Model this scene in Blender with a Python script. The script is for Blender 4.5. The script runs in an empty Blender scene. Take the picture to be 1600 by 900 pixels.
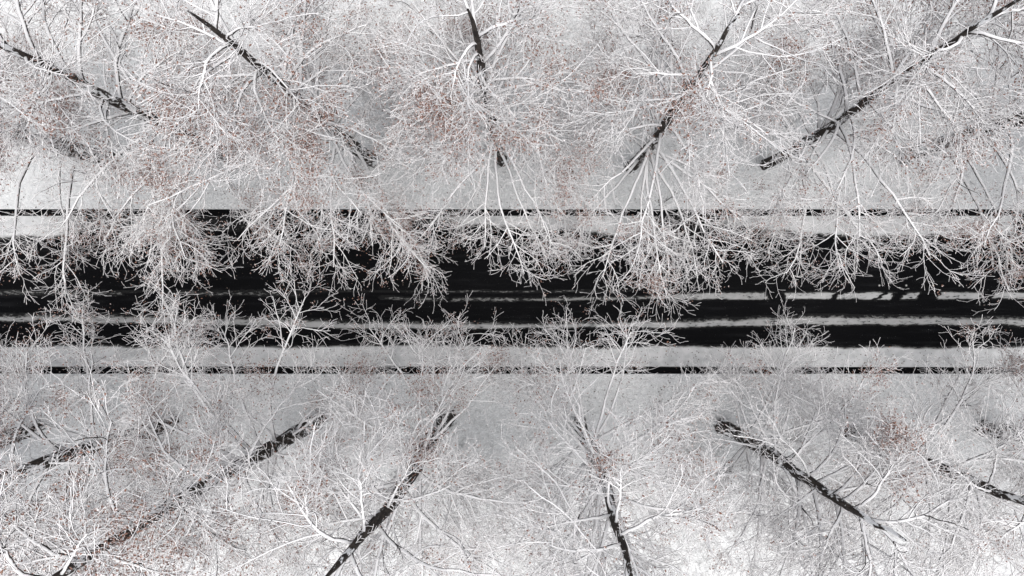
import bpy, math
import numpy as np
from mathutils import Vector

# ---------------------------------------------------------------- camera, sky, sun, exposure
scene = bpy.context.scene
H = 41.7                      # height of the flying camera above the road
F = 1600 * 24.0 / 36.0        # focal length in photo pixels
NX, NY = 842.0, 460.0         # point of the picture straight below the camera
cam_d = bpy.data.cameras.new('camera')
cam_d.lens = 24.0; cam_d.sensor_width = 36.0
cam_d.shift_x = -(NX - 800) / 1600.0
cam_d.shift_y = (NY - 450) / 1600.0
cam_d.clip_start = 0.5; cam_d.clip_end = 1000
cam = bpy.data.objects.new('camera', cam_d)
scene.collection.objects.link(cam)
cam.location = (0, 0, H); cam.rotation_euler = (0, 0, 0)
scene.camera = cam

SUN_EL, SUN_AZ = math.radians(80), math.radians(150)
world = bpy.data.worlds.new('World'); scene.world = world
world.use_nodes = True
wn = world.node_tree; wn.nodes.clear()
sky = wn.nodes.new('ShaderNodeTexSky'); sky.sky_type = 'NISHITA'; sky.sun_disc = False
sky.sun_elevation = SUN_EL; sky.sun_rotation = SUN_AZ
sky.air_density = 1.0; sky.dust_density = 4.0; sky.ozone_density = 1.0
hs = wn.nodes.new('ShaderNodeHueSaturation'); hs.inputs['Saturation'].default_value = 0.35
bg = wn.nodes.new('ShaderNodeBackground'); bg.inputs['Strength'].default_value = 0.055
wo = wn.nodes.new('ShaderNodeOutputWorld')
wn.links.new(sky.outputs[0], hs.inputs['Color']); wn.links.new(hs.outputs[0], bg.inputs['Color'])
wn.links.new(bg.outputs[0], wo.inputs['Surface'])

sun_d = bpy.data.lights.new('sun', 'SUN'); sun_d.energy = 1.5; sun_d.angle = math.radians(42)
sun_d.color = (1.0, 0.985, 0.96)
sun = bpy.data.objects.new('sun', sun_d); scene.collection.objects.link(sun)
sd = Vector((math.sin(SUN_AZ) * math.cos(SUN_EL), math.cos(SUN_AZ) * math.cos(SUN_EL), math.sin(SUN_EL)))
sun.rotation_euler = sd.to_track_quat('Z', 'Y').to_euler()
sun.location = (0, 0, 60)

scene.view_settings.view_transform = 'Standard'
scene.view_settings.look = 'None'
scene.view_settings.gamma = 1.0
scene.view_settings.use_curve_mapping = False
scene.view_settings.exposure = 1.47
scene.cycles.max_bounces = 12
scene.cycles.diffuse_bounces = 12

def g2w(px, py, z=0.0):
    """point of the photo (1600 wide) at height z -> world x, y"""
    k = (H - z) / F
    return (px - NX) * k, (NY - py) * k

# ---------------------------------------------------------------- materials
def new_mat(name):
    m = bpy.data.materials.new(name); m.use_nodes = True
    nt = m.node_tree; nt.nodes.clear()
    out = nt.nodes.new('ShaderNodeOutputMaterial')
    bs = nt.nodes.new('ShaderNodeBsdfPrincipled')
    nt.links.new(bs.outputs[0], out.inputs['Surface'])
    return m, nt, bs

def noise(nt, vec, scale, detail=3.0, rough=0.55):
    n = nt.nodes.new('ShaderNodeTexNoise'); n.inputs['Scale'].default_value = scale
    n.inputs['Detail'].default_value = detail; n.inputs['Roughness'].default_value = rough
    if vec is not None: nt.links.new(vec, n.inputs['Vector'])
    return n.outputs['Fac']

def maprange(nt, v, a, b, c=0.0, d=1.0, smooth=True):
    n = nt.nodes.new('ShaderNodeMapRange')
    if smooth: n.interpolation_type = 'SMOOTHSTEP'
    nt.links.new(v, n.inputs['Value'])
    for k, x in zip(('From Min', 'From Max', 'To Min', 'To Max'), (a, b, c, d)):
        n.inputs[k].default_value = x
    return n.outputs['Result']

def mathn(nt, op, a, b=None):
    n = nt.nodes.new('ShaderNodeMath'); n.operation = op
    for i, v in enumerate((a, b)):
        if v is None: continue
        if isinstance(v, (int, float)): n.inputs[i].default_value = v
        else: nt.links.new(v, n.inputs[i])
    return n.outputs[0]

def mixc(nt, f, a, b):
    n = nt.nodes.new('ShaderNodeMix'); n.data_type = 'RGBA'
    ins = [s for s in n.inputs if s.enabled]
    nt.links.new(f, n.inputs[0]) if not isinstance(f, float) else setattr(n.inputs[0], 'default_value', f)
    for i, v in ((6, a), (7, b)):
        if isinstance(v, tuple): n.inputs[i].default_value = (*v, 1)
        else: nt.links.new(v, n.inputs[i])
    return n.outputs[2]

def bump(nt, bs, h, strength, dist):
    b = nt.nodes.new('ShaderNodeBump'); b.inputs['Strength'].default_value = strength
    b.inputs['Distance'].default_value = dist
    nt.links.new(h, b.inputs['Height']); nt.links.new(b.outputs[0], bs.inputs['Normal'])

def mat_ground():
    m, nt, bs = new_mat('ground_snow')
    tc = nt.nodes.new('ShaderNodeTexCoord'); v = tc.outputs['Object']
    big = noise(nt, v, 0.22, 3); fine = noise(nt, v, 9.0, 5, 0.7); mid = noise(nt, v, 1.6, 4)
    c = mixc(nt, maprange(nt, big, 0.3, 0.7), (0.68, 0.69, 0.70), (0.76, 0.765, 0.77))
    c = mixc(nt, maprange(nt, fine, 0.55, 0.70), c, (0.47, 0.475, 0.485))
    # bits of bark and leaf litter on the snow
    sp = noise(nt, v, 26.0, 2, 0.6)
    spm = mathn(nt, 'MULTIPLY', maprange(nt, sp, 0.70, 0.76), maprange(nt, mid, 0.45, 0.62))
    c = mixc(nt, spm, c, (0.16, 0.14, 0.13))
    nt.links.new(c, bs.inputs['Base Color']); bs.inputs['Roughness'].default_value = 0.9
    bs.inputs['Specular IOR Level'].default_value = 0.15
    lump = noise(nt, v, 4.0, 4, 0.65)
    c2 = mixc(nt, maprange(nt, lump, 0.35, 0.72), c, (0.63, 0.633, 0.64))
    nt.links.new(c2, bs.inputs['Base Color'])
    bump(nt, bs, mathn(nt, 'ADD', mathn(nt, 'ADD', mid, lump), mathn(nt, 'MULTIPLY', fine, 0.5)), 1.0, 0.25)
    return m

def mat_road():
    m, nt, bs = new_mat('wet_asphalt')
    tc = nt.nodes.new('ShaderNodeTexCoord'); v = tc.outputs['Object']
    f = noise(nt, v, 14.0, 4, 0.7)
    mp = nt.nodes.new('ShaderNodeMapping'); mp.inputs['Scale'].default_value = (0.25, 3.0, 1.0)
    nt.links.new(v, mp.inputs['Vector'])
    st = noise(nt, mp.outputs[0], 1.4, 4, 0.6)
    c = mixc(nt, maprange(nt, f, 0.3, 0.75), (0.0018, 0.002, 0.0025), (0.0055, 0.0055, 0.006))
    c = mixc(nt, maprange(nt, st, 0.5, 0.75), c, (0.008, 0.0082, 0.009))
    # grains of slush left on the tarmac
    g = noise(nt, v, 24.0, 2, 0.5)
    gm = mathn(nt, 'MULTIPLY', maprange(nt, g, 0.71, 0.78), maprange(nt, st, 0.42, 0.62))
    c = mixc(nt, gm, c, (0.42, 0.42, 0.43))
    nt.links.new(c, bs.inputs['Base Color'])
    bs.inputs['Roughness'].default_value = 0.55
    bs.inputs['Specular IOR Level'].default_value = 0.01
    bump(nt, bs, f, 0.3, 0.01)
    return m

def mat_slush():
    m, nt, bs = new_mat('slush')
    tc = nt.nodes.new('ShaderNodeTexCoord'); v = tc.outputs['Object']
    at = nt.nodes.new('ShaderNodeAttribute'); at.attribute_name = 'cover'
    mp = nt.nodes.new('ShaderNodeMapping'); mp.inputs['Scale'].default_value = (0.45, 1.6, 1.0)
    nt.links.new(v, mp.inputs['Vector'])
    n1 = noise(nt, mp.outputs[0], 7.0, 5, 0.75); n2 = noise(nt, v, 1.3, 4, 0.6)
    s = mathn(nt, 'ADD', at.outputs['Fac'], mathn(nt, 'MULTIPLY', mathn(nt, 'SUBTRACT', n1, 0.5), 2.3))
    s = mathn(nt, 'ADD', s, mathn(nt, 'MULTIPLY', mathn(nt, 'SUBTRACT', n2, 0.5), 0.9))
    fac = maprange(nt, s, 0.30, 0.62)
    col = mixc(nt, maprange(nt, n2, 0.35, 0.65), (0.37, 0.375, 0.38), (0.49, 0.49, 0.495))
    dirt = maprange(nt, at.outputs['Fac'], 0.45, 1.05)
    col = mixc(nt, dirt, (0.12, 0.12, 0.118), col)
    sp = noise(nt, v, 22.0, 2, 0.6)
    col = mixc(nt, maprange(nt, sp, 0.68, 0.74), col, (0.2, 0.17, 0.15))
    c = mixc(nt, fac, (0.0035, 0.0036, 0.004), col)
    nt.links.new(c, bs.inputs['Base Color']); bs.inputs['Roughness'].default_value = 0.8
    bs.inputs['Specular IOR Level'].default_value = 0.15
    bump(nt, bs, n1, 0.35, 0.04)
    return m

def mat_bark(name, lo, hi, patch, snow_col=(0.84, 0.845, 0.855)):
    """dark wet bark with snow lying on every face that looks upward and snow
    patches blown into the furrows; patch = how much of the sides the wind covered"""
    m, nt, bs = new_mat(name)
    tc = nt.nodes.new('ShaderNodeTexCoord'); v = tc.outputs['Object']
    ge = nt.nodes.new('ShaderNodeNewGeometry')
    sep = nt.nodes.new('ShaderNodeSeparateXYZ'); nt.links.new(ge.outputs['Normal'], sep.inputs[0])
    mp = nt.nodes.new('ShaderNodeMapping'); mp.inputs['Scale'].default_value = (1.0, 1.0, 0.33)
    nt.links.new(v, mp.inputs['Vector'])
    n = noise(nt, mp.outputs[0], 6.0, 5, 0.72)
    up = mathn(nt, 'ADD', sep.outputs['Z'], mathn(nt, 'MULTIPLY', mathn(nt, 'SUBTRACT', n, 0.5), 0.9))
    fac = maprange(nt, up, lo, hi)
    if patch > 0:
        pn = noise(nt, mp.outputs[0], 2.3, 5, 0.75)
        fac = mathn(nt, 'MAXIMUM', fac, maprange(nt, pn, 0.66 - patch, 0.70 - patch))
    b = mixc(nt, maprange(nt, n, 0.3, 0.7), (0.014, 0.012, 0.012), (0.065, 0.054, 0.047))
    c = mixc(nt, fac, b, snow_col)
    nt.links.new(c, bs.inputs['Base Color']); bs.inputs['Roughness'].default_value = 0.85
    bs.inputs['Specular IOR Level'].default_value = 0.15
    return m

def mat_leaf():
    m, nt, bs = new_mat('withered_leaf')
    tc = nt.nodes.new('ShaderNodeTexCoord'); v = tc.outputs['Object']
    n = noise(nt, v, 5.0, 3, 0.6); n2 = noise(nt, v, 19.0, 2, 0.6)
    c = mixc(nt, maprange(nt, n, 0.35, 0.65), (0.09, 0.036, 0.024), (0.22, 0.11, 0.075))
    c = mixc(nt, maprange(nt, n2, 0.54, 0.62), c, (0.78, 0.75, 0.76))
    nt.links.new(c, bs.inputs['Base Color']); bs.inputs['Roughness'].default_value = 0.8
    return m

M_GROUND, M_ROAD, M_SLUSH = mat_ground(), mat_road(), mat_slush()
M_TRUNK = mat_bark('trunk_bark', 0.40, 0.65, 0.13)
M_LIMB = mat_bark('limb_bark', 0.10, 0.34, 0.03, (0.68, 0.675, 0.685))
M_TWIG = mat_bark('twig_bark', -0.16, 0.10, 0.0, (0.84, 0.825, 0.838))
M_LEAF = mat_leaf()

# ---------------------------------------------------------------- mesh helpers
def mesh_np(name, V, Q, mat, parent=None, smooth=True, attr=None, origin=None):
    V = np.asarray(V, np.float32)
    if origin is not None: V = V - np.asarray(origin, np.float32)
    Q = np.asarray(Q, np.int32); nf, kk = Q.shape
    me = bpy.data.meshes.new(name)
    me.vertices.add(len(V)); me.vertices.foreach_set('co', V.ravel())
    me.loops.add(nf * kk); me.loops.foreach_set('vertex_index', Q.ravel())
    me.polygons.add(nf)
    me.polygons.foreach_set('loop_start', np.arange(0, nf * kk, kk, dtype=np.int32))
    me.polygons.foreach_set('loop_total', np.full(nf, kk, np.int32))
    me.polygons.foreach_set('use_smooth', np.full(nf, smooth))
    if attr is not None:
        a = me.attributes.new('cover', 'FLOAT', 'POINT'); a.data.foreach_set('value', np.asarray(attr, np.float32))
    me.update(calc_edges=True)
    me.materials.append(mat)
    o = bpy.data.objects.new(name, me); scene.collection.objects.link(o)
    if parent is not None: o.parent = parent
    elif origin is not None: o.location = origin
    return o

def tubes(P, R, sides, snow=0.0, cap=True):
    """P (N,k,3), R (N,k) -> verts, quads of N tubes; snow thickens the upper half"""
    N, k, _ = P.shape
    T = np.gradient(P, axis=1)
    T /= np.linalg.norm(T, axis=2, keepdims=True) + 1e-9
    Tm = P[:, -1] - P[:, 0]; Tm /= np.linalg.norm(Tm, axis=1, keepdims=True) + 1e-9
    ref = np.where(np.abs(Tm[:, 2:3]) > 0.8, np.array([[1.0, 0, 0]]), np.array([[0, 0, 1.0]]))[:, None, :]
    U = np.cross(T, ref); U /= np.linalg.norm(U, axis=2, keepdims=True) + 1e-9
    W = np.cross(U, T)
    a = np.arange(sides) / sides * 2 * math.pi + math.pi / 2
    D = U[:, :, None, :] * np.cos(a)[None, None, :, None] + W[:, :, None, :] * np.sin(a)[None, None, :, None]
    V = P[:, :, None, :] + D * R[:, :, None, None]
    if snow:
        V[..., 2] += np.clip(D[..., 2], 0, 1) * np.minimum(snow, R[:, :, None] * 0.9)
    base = (np.arange(N) * k * sides)[:, None, None]
    i = (np.arange(k - 1) * sides)[None, :, None]; j = np.arange(sides)[None, None, :]
    j2 = (j + 1) % sides
    Q = np.stack([base + i + j, base + i + j2, base + i + sides + j2, base + i + sides + j], -1).reshape(-1, 4)
    return V.reshape(-1, 3), Q

def joinvq(lst):
    vs, qs, o = [], [], 0
    for v, q in lst:
        vs.append(v); qs.append(q + o); o += len(v)
    return np.concatenate(vs), np.concatenate(qs)

def vnoise(x, y, seed=0):
    """smooth value noise for ground shapes"""
    r = np.random.RandomState(seed); t = r.rand(256, 256)
    xi = np.floor(x).astype(int); yi = np.floor(y).astype(int)
    fx = x - xi; fy = y - yi; fx = fx * fx * (3 - 2 * fx); fy = fy * fy * (3 - 2 * fy)
    g = lambda a, b: t[a % 256, b % 256]
    return (g(xi, yi) * (1 - fx) + g(xi + 1, yi) * fx) * (1 - fy) + (g(xi, yi + 1) * (1 - fx) + g(xi + 1, yi + 1) * fx) * fy

# ---------------------------------------------------------------- ground and road
YT = g2w(0, 327)[1]; YB = g2w(0, 584)[1]        # the two edges of the road
def ground():
    xs = np.concatenate([[-400, -200, -90], np.arange(-45, 45.01, 0.35), [90, 200, 400]])
    top = np.concatenate([[YT, YT + 0.02], np.arange(YT + 0.3, 34, 0.35), [60, 120, 300]])
    bot = np.concatenate([[-300, -120, -60], np.arange(-34, YB - 0.3, 0.35), [YB - 0.02, YB]])
    ys = np.concatenate([bot, [YB + 0.004, YT - 0.004], top])
    X, Y = np.meshgrid(xs, ys)
    n = vnoise(X * 0.5, Y * 0.5, 1) * 0.14 + vnoise(X * 1.9, Y * 1.9, 2) * 0.04
    d = np.minimum(np.abs(Y - YT), np.abs(Y - YB))
    Z = 0.13 + n * np.clip(d / 2, 0, 1)
    Z[(Y > YB) & (Y < YT)] = -0.02
    nx = len(xs); ny = len(ys)
    I = (np.arange(ny - 1)[:, None] * nx + np.arange(nx - 1)[None, :]).ravel()
    Q = np.stack([I, I + 1, I + nx + 1, I + nx], 1)
    o = mesh_np('snow_ground', np.stack([X, Y, Z], -1).reshape(-1, 3), Q, M_GROUND, smooth=False)
    o['kind'] = 'structure'
    o = mesh_np('road', [(-400, YB + 0.006, 0), (400, YB + 0.006, 0), (400, YT - 0.006, 0), (-400, YT - 0.006, 0)], [[0, 1, 2, 3]], M_ROAD)
    o['kind'] = 'structure'
ground()

# snow and slush lying on the road: each row of (x, upper y, lower y, cover) in photo pixels at ground level
def strip(name, pts, up_soft, lo_soft, zoff=0.0, gaps=(), seed=0, amp=2.0, dens=1.0):
    pts = np.array(pts, float)
    stepx, stepy = 2.2, 1.3
    x = np.arange(pts[0, 0], pts[-1, 0], stepx)
    y0, y1 = pts[:, 1].min() - up_soft - 3, pts[:, 2].max() + lo_soft + 3
    y = np.arange(y0, y1 + stepy, stepy)
    X, Y = np.meshgrid(x, y)
    U = np.interp(X, pts[:, 0], pts[:, 1]) + (vnoise(X / 34, Y * 0, seed) - 0.5) * amp * 2 + (vnoise(X / 7, Y * 0, seed + 1) - 0.5) * amp
    L = np.interp(X, pts[:, 0], pts[:, 2]) + (vnoise(X / 34, Y * 0, seed + 2) - 0.5) * amp * 2 * min(1, lo_soft) + (vnoise(X / 7, Y * 0, seed + 3) - 0.5) * amp * min(1, lo_soft)
    if up_soft < 1: U = np.interp(X, pts[:, 0], pts[:, 1])
    C = np.interp(X, pts[:, 0], pts[:, 3])
    a = np.clip((Y - U) / max(up_soft, 1.0) + 0.5, 0, 1); b = np.clip((L - Y) / max(lo_soft, 1.0) + 0.5, 0, 1)
    C = C * np.minimum(a, b)
    for gx0, gx1, slant, soft in gaps:
        xx = X + (Y - (y0 + y1) / 2) * slant
        xx = xx + (vnoise(X / 5, Y / 3, seed + 5) - 0.5) * 8
        g = np.clip((xx - gx0) / soft, 0, 1) * np.clip((gx1 - xx) / soft, 0, 1)
        C = C * (1 - np.clip(g * 2, 0, 1))
    C = C * dens
    nx, ny = len(x), len(y)
    wx, wy = g2w(X, Y)
    Z = 0.004 + zoff + 0.045 * C
    I = (np.arange(ny - 1)[:, None] * nx + np.arange(nx - 1)[None, :]).ravel()
    Q = np.stack([I + nx, I + nx + 1, I + 1, I], 1)
    Q = Q[C.ravel()[Q].max(1) > 0.02]
    used = np.unique(Q); mp = np.zeros(nx * ny, int); mp[used] = np.arange(len(used))
    V = np.stack([wx, wy, Z], -1).reshape(-1, 3)[used]
    o = mesh_np(name, V, mp[Q], M_SLUSH, attr=C.ravel()[used]); o['kind'] = 'structure'
    return o

strip('roadside_snow', [(-300, 337, 371, 1), (85, 337, 371, 1), (120, 337, 366, .7), (150, 338, 360, .25), (195, 338, 366, .45), (214, 337, 374, .85),
                        (285, 337, 374, .85), (298, 338, 372, .1), (330, 338, 360, .15), (420, 338, 356, .25), (520, 338, 352, .3), (600, 338, 350, .3), (690, 337, 350, .45),
                        (735, 337, 353, .95), (820, 337, 356, 1), (900, 337, 362, 1), (985, 337, 372, 1), (1015, 337, 374, .9), (1035, 338, 372, .2),
                        (1110, 338, 362, .25), (1140, 337, 352, .8), (1200, 337, 360, 1), (1290, 337, 368, 1), (1400, 337, 369, 1), (1500, 337, 367, 1), (1578, 337, 366, 1),
                        (1588, 338, 366, .1), (1640, 338, 366, .1), (1700, 337, 368, 1), (1900, 337, 368, 1)], 0, 9, seed=11,
      gaps=[(243, 253, 0.5, 3)])
strip('lane_slush', [(-300, 454, 460, .5), (0, 454, 460, .5), (200, 455, 462, .45), (300, 455, 461, .55), (450, 457, 463, .4), (590, 463, 467, .3), (640, 465.5, 469.5, .62), (760, 466, 470, .75), (900, 465, 469.5, .8),
                     (990, 463, 468, .85), (1060, 459, 468, .9), (1120, 457.5, 468, .95), (1196, 457, 468, .95), (1225, 457, 468, 1), (1300, 457, 468, 1), (1600, 456, 467, 1), (1900, 456, 467, 1)],
      3, 2, seed=23, amp=1.0, dens=0.74, gaps=[(190, 280, 0, 4), (470, 600, 0, 8), (695, 706, 0, 3), (1196, 1226, -0.5, 3), (1302, 1312, 1.0, 3), (1374, 1382, 1.6, 3), (1394, 1414, 0.8, 4), (1434, 1468, 0.7, 4),
                                    (1532, 1552, 0.9, 4), (1640, 1660, .9, 4)])
strip('tyre_track_slush', [(-300, 454, 456, .0), (610, 454.5, 456, .35), (640, 454.5, 456.3, .5), (700, 454.5, 456.5, .5), (820, 454, 456, .45), (900, 454, 456, .45), (960, 453, 455, .3), (1000, 453, 455, 0)],
      2, 2, seed=29, amp=0.8)
strip('road_middle_snow', [(-300, 492, 502, .85), (0, 493, 502.5, .85), (60, 492, 502, .85), (240, 494, 506, .9), (400, 497, 510, .9), (560, 504, 513.5, .92), (700, 504.5, 514, .95), (850, 505, 513.5, .95), (1000, 502, 512, .95),
                           (1100, 500, 511, .95), (1250, 495, 507.5, .9), (1400, 495, 507.5, .9), (1600, 497, 508.5, .9), (1900, 498, 509, .9)], 7, 3, seed=31, amp=1.2, dens=0.78)
strip('lower_roadside_snow', [(-300, 542, 573, 1), (0, 541, 573, 1), (150, 541, 573, 1), (300, 543, 573, 1), (500, 541, 573, 1), (560, 539, 573, 1), (800, 540, 573, 1), (900, 544, 573, 1), (1060, 541, 573, 1), (1300, 542, 573.5, 1),
                              (1500, 543, 574, 1), (1600, 543, 575, 1), (1900, 544, 575, 1)], 6, 0, seed=41, amp=1.6)

# ---------------------------------------------------------------- trees
def interp_poly(P, R, s):
    """sample polylines P (N,k,3) at s (N,m) in 0..1 -> pos, tangent, radius"""
    N, k, _ = P.shape
    f = np.clip(s, 0, 0.9999) * (k - 1); i = f.astype(int); t = (f - i)[..., None]
    n = np.arange(N)[:, None]
    a, b = P[n, i], P[n, i + 1]
    T = b - a; T /= np.linalg.norm(T, axis=-1, keepdims=True) + 1e-9
    return a * (1 - t) + b * t, T, R[n, i] * (1 - t[..., 0]) + R[n, i + 1] * t[..., 0]

def grow(rs, P, R, m, s0, s1, lmin, lmax, ang, k, up, wig, rfac, rend, flat=0.6, taper=0.55, r0max=None):
    """m side shoots on each parent polyline, alternate sides, shorter towards the tip"""
    N = len(P)
    s = s0 + (s1 - s0) * (np.arange(m)[None, :] + rs.rand(N, m)) / m
    pos, T, r = interp_poly(P, R, s)
    side = np.where((np.arange(m)[None, :] + rs.randint(0, 2, (N, 1))) % 2 == 0, 1.0, -1.0)
    Z = np.array([0, 0, 1.0])
    S = np.cross(T, Z); S /= np.linalg.norm(S, axis=-1, keepdims=True) + 1e-6
    B = np.cross(S, T)
    phi = rs.normal(0, 1, (N, m)) * (1 - flat) * 1.6
    perp = S * (side * np.cos(phi))[..., None] + B * np.sin(phi)[..., None]
    a = np.radians(ang * (0.75 + 0.5 * rs.rand(N, m)))
    D = T * np.cos(a)[..., None] + perp * np.sin(a)[..., None]
    L = (lmin + (lmax - lmin) * rs.rand(N, m)) * (1 - taper * s)
    D = D.reshape(-1, 3); L = L.ravel(); pos = pos.reshape(-1, 3); r = r.ravel()
    t = np.linspace(0, 1, k)[None, :, None]
    C = np.zeros((len(D), k, 3)); d = D.copy(); p = pos.copy(); C[:, 0] = p
    bend = rs.normal(0, wig, (len(D), 3))
    for q in range(1, k):
        d = d + bend * 0.5 + rs.normal(0, wig, (len(D), 3)) + np.array([0, 0, up / k])
        d /= np.linalg.norm(d, axis=1, keepdims=True) + 1e-9
        p = p + d * (L / (k - 1))[:, None]; C[:, q] = p
    r0 = np.minimum(r * rfac, 0.5)
    if r0max: r0 = np.minimum(r0, r0max)
    r0 = np.maximum(r0, rend)
    RR = r0[:, None] + (rend - r0)[:, None] * np.linspace(0, 1, k)[None, :]
    return C, RR

def make_tree(seed, base, tip, label, reach_road=8.0, reach_out=7.6, height=24.0, r0=0.46, nlimb=34, nover=5, first=4.0,
              leafy=1.0, group='snow-covered trees lining the road', side=1):
    rs = np.random.RandomState(seed)
    bx, by = g2w(*base, 0.15)
    # where the vertical through the foot comes closest to the far end of the trunk seen in the photo
    if tip is not None:
        dx0, dy0 = base[0] - NX, NY - base[1]
        dx1, dy1 = tip[0] - NX, NY - tip[1]
        ratio = (dx0 * dx1 + dy0 * dy1) / (dx0 ** 2 + dy0 ** 2)
        ht = H * (1 - 1 / ratio)
        tx, ty = g2w(*tip, ht)
        lean = np.array([(tx - bx) / ht, (ty - by) / ht])
        if 12 < ht < 23: height = min(height, ht + 2.5)
    else:
        lean = np.array([0, 0.0])
    gz = 0.12
    K = 26
    z = np.linspace(0, height, K); z[1] = 0.25; z[2] = 0.7
    s = z / height
    wob = np.stack([np.sin(s * 5 + rs.rand() * 6) * 0.16 * s ** .5 * (1 - s * .2), np.cos(s * 4.3 + rs.rand() * 6) * 0.16 * s ** .5], 1)
    wob -= wob[0]
    wob += np.cumsum(rs.normal(0, 0.035, (K, 2)), 0) * s[:, None] ** .5
    P = np.concatenate([np.array([[bx, by]]) + lean[None] * z[:, None] + wob, (z + gz - 0.1)[:, None]], 1)
    rad = r0 * (1 - s) ** 0.75 * 0.92 + 0.03
    rad[0] *= 1.35; rad[1] *= 1.16; rad[2] *= 1.04
    org = np.array([bx, by, gz])
    root = bpy.data.objects.new('snowy_tree', None); scene.collection.objects.link(root)
    root.location = org; root.empty_display_size = 1.0
    root['label'] = label; root['category'] = 'tree'; root['group'] = group
    # trunk, with ridged bark
    V, Q = tubes(P[None], rad[None], 18)
    Vr = V.reshape(K, 18, 3)
    c = P[:, None, :]
    rid = 1 + 0.10 * np.sin(np.arange(18) * 2.1 + rs.rand() * 6)[None, :, None] * np.clip(1 - s, 0, 1)[:, None, None] + rs.normal(0, 0.035, (K, 18, 1))
    V = (c + (Vr - c) * rid).reshape(-1, 3)
    mesh_np('trunk', V, Q, M_TRUNK, root, origin=org)
    TP, TR = P[None], rad[None]
    # main limbs
    limbsP, limbsR, bare = [], [], []
    az0 = rs.rand() * 6.28
    toward = -side                              # the road lies this way (y)
    for i in range(nlimb + nover + 4):
        f = (i + rs.rand() * 0.8) / nlimb
        hz = first + (height * 0.93 - first) * f ** 1.05
        az = az0 + i * 2.399 + rs.normal(0, 0.25)
        over = i >= nlimb
        if over and i < nlimb + nover:          # low limbs growing out over the open road
            f = rs.uniform(0.0, 0.42)
            hz = first - 0.8 + (height * 0.93 - first) * f
            az = math.pi / 2 * toward + (i - nlimb + 0.5 - nover / 2) / nover * 2.2 + rs.normal(0, .12)
        if i >= nlimb + nover:                  # long low limbs on the far side
            f = rs.uniform(0.05, 0.35)
            hz = first + (height * 0.93 - first) * f
            az = -math.pi / 2 * toward + (i - nlimb - nover - 1.5) * 0.5 + rs.normal(0, .12)
        elif over: pass
        elif i % 5 == 0:
            az = math.pi / 2 * toward + rs.uniform(-1.0, 1.0)
        elif i % 4 == 1:                        # and away from it
            az = -math.pi / 2 * toward + rs.uniform(-1.1, 1.1)
        dirx, diry = math.cos(az), math.sin(az)
        road = max(0.0, diry * toward)
        # growing towards the light above the road
        if road > 0.2: dirx *= 0.8
        nrm = math.hypot(dirx, diry); dirx /= nrm; diry /= nrm
        reach = reach_out + (reach_road - reach_out) * road ** 1.2
        along = abs(dirx)
        reach *= 1 - 0.60 * road ** 0.7 * min(1.0, max(0.0, (f - 0.22) / 0.4))
        inw = max(0.0, -(bx * dirx + by * diry) / math.hypot(bx, by))
        reach *= 1 - 0.38 * inw * min(1.0, f / 0.3) * (1 - 0.6 * road)
        reach *= 1 - 0.30 * along * (1 - road)
        prof = (1 - max(0, (f - 0.35) / 0.65) ** 1.5 * (0.62 - 0.25 * road)) * (0.82 + 0.28 * min(f / 0.3, 1) if f < .3 else 1.1)
        L = reach * prof * (0.72 + 0.36 * rs.rand()) / 1.08
        if over: L = reach * (0.78 + 0.30 * rs.rand())
        a = (0.75 + 0.55 * rs.rand()) + 0.7 * f; b = 0.55 + 0.45 * rs.rand() + .1 * f
        k = 11; t = np.linspace(0, 1, k)
        pos, _, rr = interp_poly(TP, TR, np.array([[np.interp(hz, z, np.linspace(0, 1, K))]]))
        px = pos[0, 0, 0]; py = pos[0, 0, 1]; r_at = rr[0, 0]
        hor = L * (t ** 1.15)
        lat = np.cumsum(rs.normal(0, 0.10, k)) * np.linspace(0, 1, k) * (L / 6) + rs.normal(0, 0.9) * t ** 2
        zz = hz + gz + L * (a * t - b * t ** 2) * 0.62 + np.cumsum(rs.normal(0, 0.05, k))
        zz = zz - zz[0] + hz + gz
        C = np.stack([px + dirx * hor - diry * lat, py + diry * hor + dirx * lat, zz], 1)
        rl = min(r_at * 0.5, 0.023 + 0.0070 * L)
        RR = rl * (1 - t) ** 0.8 + 0.022
        nd = -(bx * dirx + by * diry) / math.hypot(bx, by)
        bare.append(0.26 + 0.40 * max(0.0, max(nd, road)))
        limbsP.append(C); limbsR.append(RR)
    LP = np.array(limbsP); LR = np.array(limbsR)
    AP, AR = grow(rs, LP, LR, 9, np.array(bare)[:, None], 1.0, 1.6, 4.8, 46, 8, 0.16, 0.12, 0.62, 0.013, flat=0.5, taper=0.62, r0max=0.045)
    n1 = 9
    for i in range(nlimb + nover + 4):
        v0 = tubes(LP[i:i + 1], LR[i:i + 1], 8, snow=0.04)
        v1 = tubes(AP[i * n1:(i + 1) * n1], AR[i * n1:(i + 1) * n1], 5, snow=0.02)
        V, Q = joinvq([v0, v1])
        mesh_np('limb', V, Q, M_LIMB, root, origin=org)
    # crown: twigs of the next orders
    BP, BR = grow(rs, AP, AR, 6, 0.2, 1.0, 0.5, 2.4, 40, 6, 0.10, 0.17, 0.7, 0.009, flat=0.4, taper=0.5, r0max=0.020)
    # the low twigs over the traffic are thinner, passing vans knock them off
    keep = rs.rand(len(BP)) > np.where((BP[:, 0, 1] < YT) & (BP[:, 0, 1] > YB), 0.22, 0.0)
    BP, BR = BP[keep], BR[keep]
    CP, CR = grow(rs, BP, BR, 4, 0.2, 1.0, 0.15, 0.85, 42, 4, 0.12, 0.17, 0.8, 0.008, flat=0.3, taper=0.35, r0max=0.011)
    # short shoots straight on limbs and trunk
    DP, DR = grow(rs, LP, LR, 12, np.array(bare)[:, None] * 0.8, 1.0, 0.3, 1.2, 60, 4, 0.25, 0.14, 0.4, 0.010, flat=0.1, taper=0.2, r0max=0.016)
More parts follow.
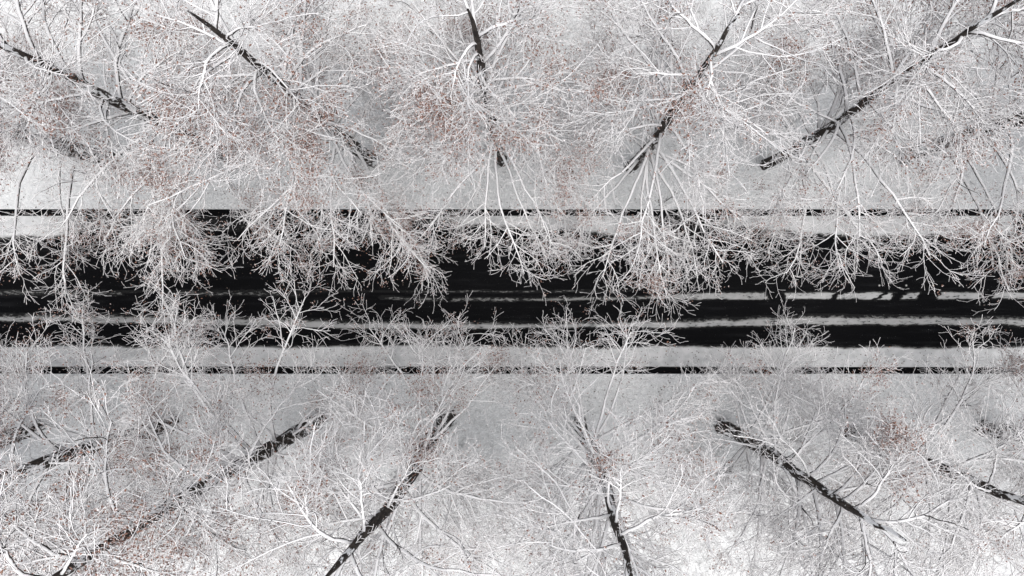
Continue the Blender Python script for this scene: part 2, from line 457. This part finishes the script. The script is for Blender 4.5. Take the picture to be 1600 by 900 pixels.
    EP, ER = grow(rs, TP, TR, 80, 0.02, 0.9, 0.3, 1.0, 70, 4, 0.35, 0.14, 0.3, 0.009, flat=0.0, taper=0.0, r0max=0.014)
    az = rs.rand(len(EP)) * 6.28
    # swing trunk shoots round the trunk
    o0 = EP[:, :1].copy(); rel = EP - o0; ca, sa = np.cos(az)[:, None], np.sin(az)[:, None]
    EP = o0 + np.stack([rel[..., 0] * ca - rel[..., 1] * sa, rel[..., 0] * sa + rel[..., 1] * ca, rel[..., 2]], -1)
    FP, FR = grow(rs, DP, DR, 4, 0.2, 1.0, 0.15, 0.45, 50, 3, 0.1, 0.15, 0.8, 0.010, flat=0.2, taper=0.2, r0max=0.012)
    GP, GR = grow(rs, EP, ER, 4, 0.2, 1.0, 0.15, 0.4, 50, 3, 0.1, 0.15, 0.8, 0.009, flat=0.2, taper=0.2, r0max=0.012)
    CR[:, -1] *= 1.5; CR[:, 0] *= 0.9                      # snow clings to the buds at the tips
    V, Q = joinvq([tubes(BP, BR, 3, snow=0.012), tubes(CP, CR, 3, snow=0.010), tubes(DP, DR, 3, snow=0.01),
                   tubes(EP, ER, 3, snow=0.01), tubes(FP, FR, 3), tubes(GP, GR, 3)])
    mesh_np('crown', V, Q, M_TWIG, root, origin=org)
    # withered leaves still hanging in clusters
    ends = np.concatenate([CP[:, -1], FP[:, -1], GP[:, -1], CP[:, 1]])
    nc = int(34 * leafy)
    cent = ends[rs.randint(0, len(ends), nc)]
    cr = 0.3 + 0.75 * rs.rand(nc) ** 2
    w = np.zeros(len(ends))
    for c_, q_ in zip(cent, cr):
        dd = np.linalg.norm(ends - c_, axis=1)
        w = np.maximum(w, np.exp(-(dd / q_) ** 2))
    pick = np.where(rs.rand(len(ends)) < w * 0.95 + 0.035 * leafy)[0]
    pts = np.repeat(ends[pick], 8, 0); pts = pts + rs.normal(0, 0.15, pts.shape)
    n = len(pts)
    e1 = rs.normal(0, 1, (n, 3)); e1[:, 2] *= 0.6; e1 /= np.linalg.norm(e1, axis=1, keepdims=True)
    e2 = np.cross(e1, rs.normal(0, 1, (n, 3))); e2 /= np.linalg.norm(e2, axis=1, keepdims=True)
    sz = (0.026 + 0.034 * rs.rand(n))[:, None]
    nn = np.cross(e1, e2)
    q = np.stack([pts - e1 * sz, pts + e2 * sz * .55 + nn * sz * .25, pts + e1 * sz * 1.1, pts - e2 * sz * .55 + nn * sz * .25], 1).reshape(-1, 3)
    mesh_np('leaves', q, np.arange(n * 4).reshape(-1, 4), M_LEAF, root, origin=org, smooth=False)
    return root

UP = [  # trees above the road, left to right
    ((180, 252), (0, 205), 'snowy tree at the left edge above the road with only its lower trunk in view', dict(reach_road=8.6, r0=.48, first=3.5, leafy=1.6, nlimb=22)),
    ((375, 250), (0, 90), 'snowy tree above the road whose long dark trunk leans out to the upper left edge', dict(reach_road=9.0, reach_out=6.8, nlimb=26, r0=.43, leafy=1.5)),
    ((582, 250), (350, 65), 'snowy tree above the road with broken dark trunk and a rusty leaf cluster beside it', dict(reach_road=8.7, r0=.38, leafy=1.6)),
    ((785, 248), (742, 70), 'snowy tree above the road whose short dark trunk points almost straight up the picture', dict(reach_road=8.4, r0=.42, leafy=1.1)),
    ((985, 262), (1120, 80), 'snowy tree above the road with a thin snow-streaked trunk slanting to the upper right', dict(reach_road=8.6, r0=.32, leafy=.8)),
    ((1195, 258), (1530, 65), 'snowy tree above the road with a long thin dotted trunk slanting to the upper right', dict(reach_road=8.6, reach_out=6.4, r0=.28, leafy=1.1)),
    ((1410, 246), (1600, 182), 'snowy tree above the road with reddish twigs along the trunk that leaves the right edge', dict(reach_road=8.0, r0=.42, leafy=1.0, nlimb=20)),
    ((1622, 246), (1750, 212), 'snowy tree above the road reaching in from beyond the right edge with branches only', dict(reach_road=7.2, r0=.40, leafy=.7)),
]
DOWN = [  # trees below the road
    ((60, 668), (-40, 700), 'snowy tree in the lower left with just its trunk foot at the left edge', dict(reach_road=7.0, r0=.44, leafy=2.0)),
    ((268, 660), (40, 740), 'snowy tree below the road with a short blackish trunk half hidden by rusty leaves', dict(reach_road=7.6, r0=.44, leafy=1.6)),
    ((500, 656), (55, 905), 'snowy tree below the road whose very long thick trunk runs to the lower left corner', dict(reach_road=8.6, reach_out=6.8, r0=.46, leafy=1.3, height=26)),
    ((700, 652), (525, 893), 'snowy tree below the road with a thick black trunk foot slanting down to the left', dict(reach_road=6.9, r0=.52, leafy=.8)),
    ((905, 660), (988, 885), 'snowy tree below the road with a thin trunk slanting steeply down to the right', dict(reach_road=7.8, r0=.40, leafy=.7)),
    ((1127, 665), (1345, 812), 'snowy tree below the road with a grey bare trunk slanting down to the right', dict(reach_road=7.0, reach_out=6.2, r0=.40, leafy=.3)),
    ((1325, 672), (1600, 774), 'snowy tree below the road with a long double-streaked trunk leaving the right edge', dict(reach_road=6.4, r0=.48, leafy=.35, nlimb=22)),
    ((1535, 668), (1700, 702), 'snowy tree at the lower right edge with a short furry dark trunk', dict(reach_road=7.6, r0=.44, leafy=.4)),
]
for i, (b, t, lab, kw) in enumerate(UP):
    make_tree((131, 101, 102, 103, 104, 105, 137, 107)[i], b, t, lab, side=1, group='snowy trees above the road', **kw)
for i, (b, t, lab, kw) in enumerate(DOWN):
    make_tree((300, 301, 332, 303, 314, 305, 346, 327)[i], b, t, lab, side=-1, nover=2, group='snowy trees below the road', **kw)

# ---------------------------------------------------------------- small things on the ground
def litter():
    rs = np.random.RandomState(5)
    pts = []
    for (x0, x1, y0, y1, n) in ((-100, 1700, 543, 572, 900), (-100, 1700, 585, 650, 900), (-100, 1700, 260, 326, 800), (-100, 1700, 338, 366, 250),
                                (-100, 1700, 328, 337, 160), (-100, 1700, 574, 583, 160), (100, 700, 340, 500, 260)):
        x, y = g2w(rs.uniform(x0, x1, n), rs.uniform(y0, y1, n))
        z = np.where((y > YT + .03) | (y < YB - .03), 0.20, 0.06)
        pts.append(np.stack([x, y, z], 1))
    pts = np.concatenate(pts); n = len(pts)
    a = rs.rand(n) * 6.28; sz = 0.025 + 0.035 * rs.rand(n) ** 2
    e1 = np.stack([np.cos(a), np.sin(a), rs.normal(0, .2, n)], 1) * sz[:, None]
    e2 = np.stack([-np.sin(a), np.cos(a), rs.normal(0, .2, n)], 1) * sz[:, None] * 0.6
    V = np.stack([pts - e1, pts + e2, pts + e1 * 1.2, pts - e2], 1).reshape(-1, 3)
    m, nt, bs = new_mat('fallen_leaf')
    bs.inputs['Base Color'].default_value = (0.07, 0.045, 0.035, 1); bs.inputs['Roughness'].default_value = 0.7
    o = mesh_np('fallen_leaves', V, np.arange(n * 4).reshape(-1, 4), m, smooth=False)
    o['kind'] = 'stuff'; o['label'] = 'dark fallen leaves scattered over the snow and along the road edges'
litter()

def undergrowth():
    rs = np.random.RandomState(8)
    n = 30000
    x = rs.uniform(-27, 27, n); y = rs.uniform(-18.5, 18.5, n)
    cl = vnoise(x * .35 + 50, y * .35 + 50, 7) * 0.6 + vnoise(x * 1.1 + 50, y * 1.1 + 50, 9) * 0.4
    edge = np.clip((np.abs(y) - 6.2) / 3.5, 0.0, 1)
    k = (rs.rand(n) < edge * np.clip((cl - .30) * 3.0, 0.05, 1)) & ((y > YT + .5) | (y < YB - .5))
    x, y = x[k], y[k]; n = len(x)
    P = np.zeros((n, 4, 3)); P[:, 0] = np.stack([x, y, np.full(n, .1)], 1)
    a = rs.rand(n) * 6.28; el = rs.uniform(0.1, 1.2, n); L = rs.uniform(0.25, 1.3, n) ** 1.2
    d = np.stack([np.cos(a) * np.cos(el), np.sin(a) * np.cos(el), np.sin(el)], 1)
    for q in range(1, 4):
        d = d + rs.normal(0, .22, d.shape); d[:, 2] -= .05
        P[:, q] = P[:, q - 1] + d * (L / 3)[:, None]
    P[..., 2] = np.maximum(P[..., 2], 0.16)
    R = np.linspace(1, .5, 4)[None] * rs.uniform(.006, .014, n)[:, None]
    # every stalk carries two side shoots
    C, CR = grow(rs, P, R, 3, .3, 1.0, .15, .5, 45, 3, .1, .15, .8, .006, flat=.3)
    V, Q = joinvq([tubes(P, R, 3, snow=.006), tubes(C, CR, 3, snow=.005)])
    o = mesh_np('undergrowth', V, Q, mat_bark('stalk_bark', 0.05, 0.6, 0.0))
    o['kind'] = 'stuff'; o['label'] = 'low dry stalks and brushwood poking through the snow under the trees'
undergrowth()

# a broken stick lying on the snow above the road
a = np.array(g2w(1029, 322)); b = np.array(g2w(1057, 303))
t = np.linspace(0, 1, 7)[:, None]
P = np.concatenate([a + (b - a) * t + np.array([[0.03, 0.02]]) * np.sin(t * 7), np.full((7, 1), 0.27)], 1)
st = [tubes(P[None], np.linspace(0.035, 0.014, 7)[None], 6, snow=0.0)]
for q, ang in ((2, 0.6), (4, -0.7)):
    d = np.array([math.cos(ang + .6), math.sin(ang + .6), 0.05]); pp = P[q] + d * np.linspace(0, 0.35, 4)[:, None]
    st.append(tubes(pp[None], np.linspace(0.014, 0.007, 4)[None], 5))
V, Q = joinvq(st)
stick = mesh_np('fallen_stick', V, Q, mat_bark('stick_bark', 0.95, 1.1, 0.0), origin=P[0])
stick['label'] = 'thin dark forked stick lying on the open snow just above the road'; stick['category'] = 'stick'

# low round studs set in the tarmac, each with a little cap of snow
def dome(r, h, z0, n=10, rings=4):
    V = []
    for k in range(rings):
        f = k / rings; rr = r * math.cos(f * math.pi / 2); zz = z0 + h * math.sin(f * math.pi / 2)
        V += [(rr * math.cos(q / n * 6.28318), rr * math.sin(q / n * 6.28318), zz) for q in range(n)]
    Q = [(k * n + q, k * n + (q + 1) % n, (k + 1) * n + (q + 1) % n, (k + 1) * n + q) for k in range(rings - 1) for q in range(n)]
    V.append((0, 0, z0 + h)); top = len(V) - 1
    Q += [((rings - 1) * n + q, (rings - 1) * n + (q + 1) % n, top, top) for q in range(n)]
    return np.array(V), np.array(Q)
m_stud, nt, bs = new_mat('stud_metal'); bs.inputs['Base Color'].default_value = (0.12, 0.12, 0.12, 1); bs.inputs['Roughness'].default_value = .5
m_cap, nt, bs = new_mat('stud_snow'); bs.inputs['Base Color'].default_value = (0.35, 0.34, 0.32, 1); bs.inputs['Roughness'].default_value = .9
names = ['leftmost of the four pale road studs above the dashed slush line', 'second pale road stud from the left on the black tarmac',
         'third pale road stud from the left, under the overhanging twigs', 'rightmost of the four pale road studs on the black tarmac']
for k, px in enumerate((1374, 1416, 1457.5, 1499)):
    e = bpy.data.objects.new('road_stud', None); scene.collection.objects.link(e)
    x, y = g2w(px, 446); e.location = (x, y, 0.0)
    e['label'] = names[k]; e['category'] = 'road stud'; e['group'] = 'road studs in a row'
    V, Q = dome(0.07, 0.02, 0.002)
    me = [q[:3] if q[2] == q[3] else q for q in Q.tolist()]
    for nm, V, mt in (('stud_body', dome(0.07, 0.018, 0.001)[0], m_stud), ('snow_cap', dome(0.045, 0.025, 0.012)[0], m_cap)):
        d = bpy.data.meshes.new(nm); d.from_pydata(V.tolist(), [], me); d.materials.append(mt)
        o = bpy.data.objects.new(nm, d); scene.collection.objects.link(o); o.parent = e
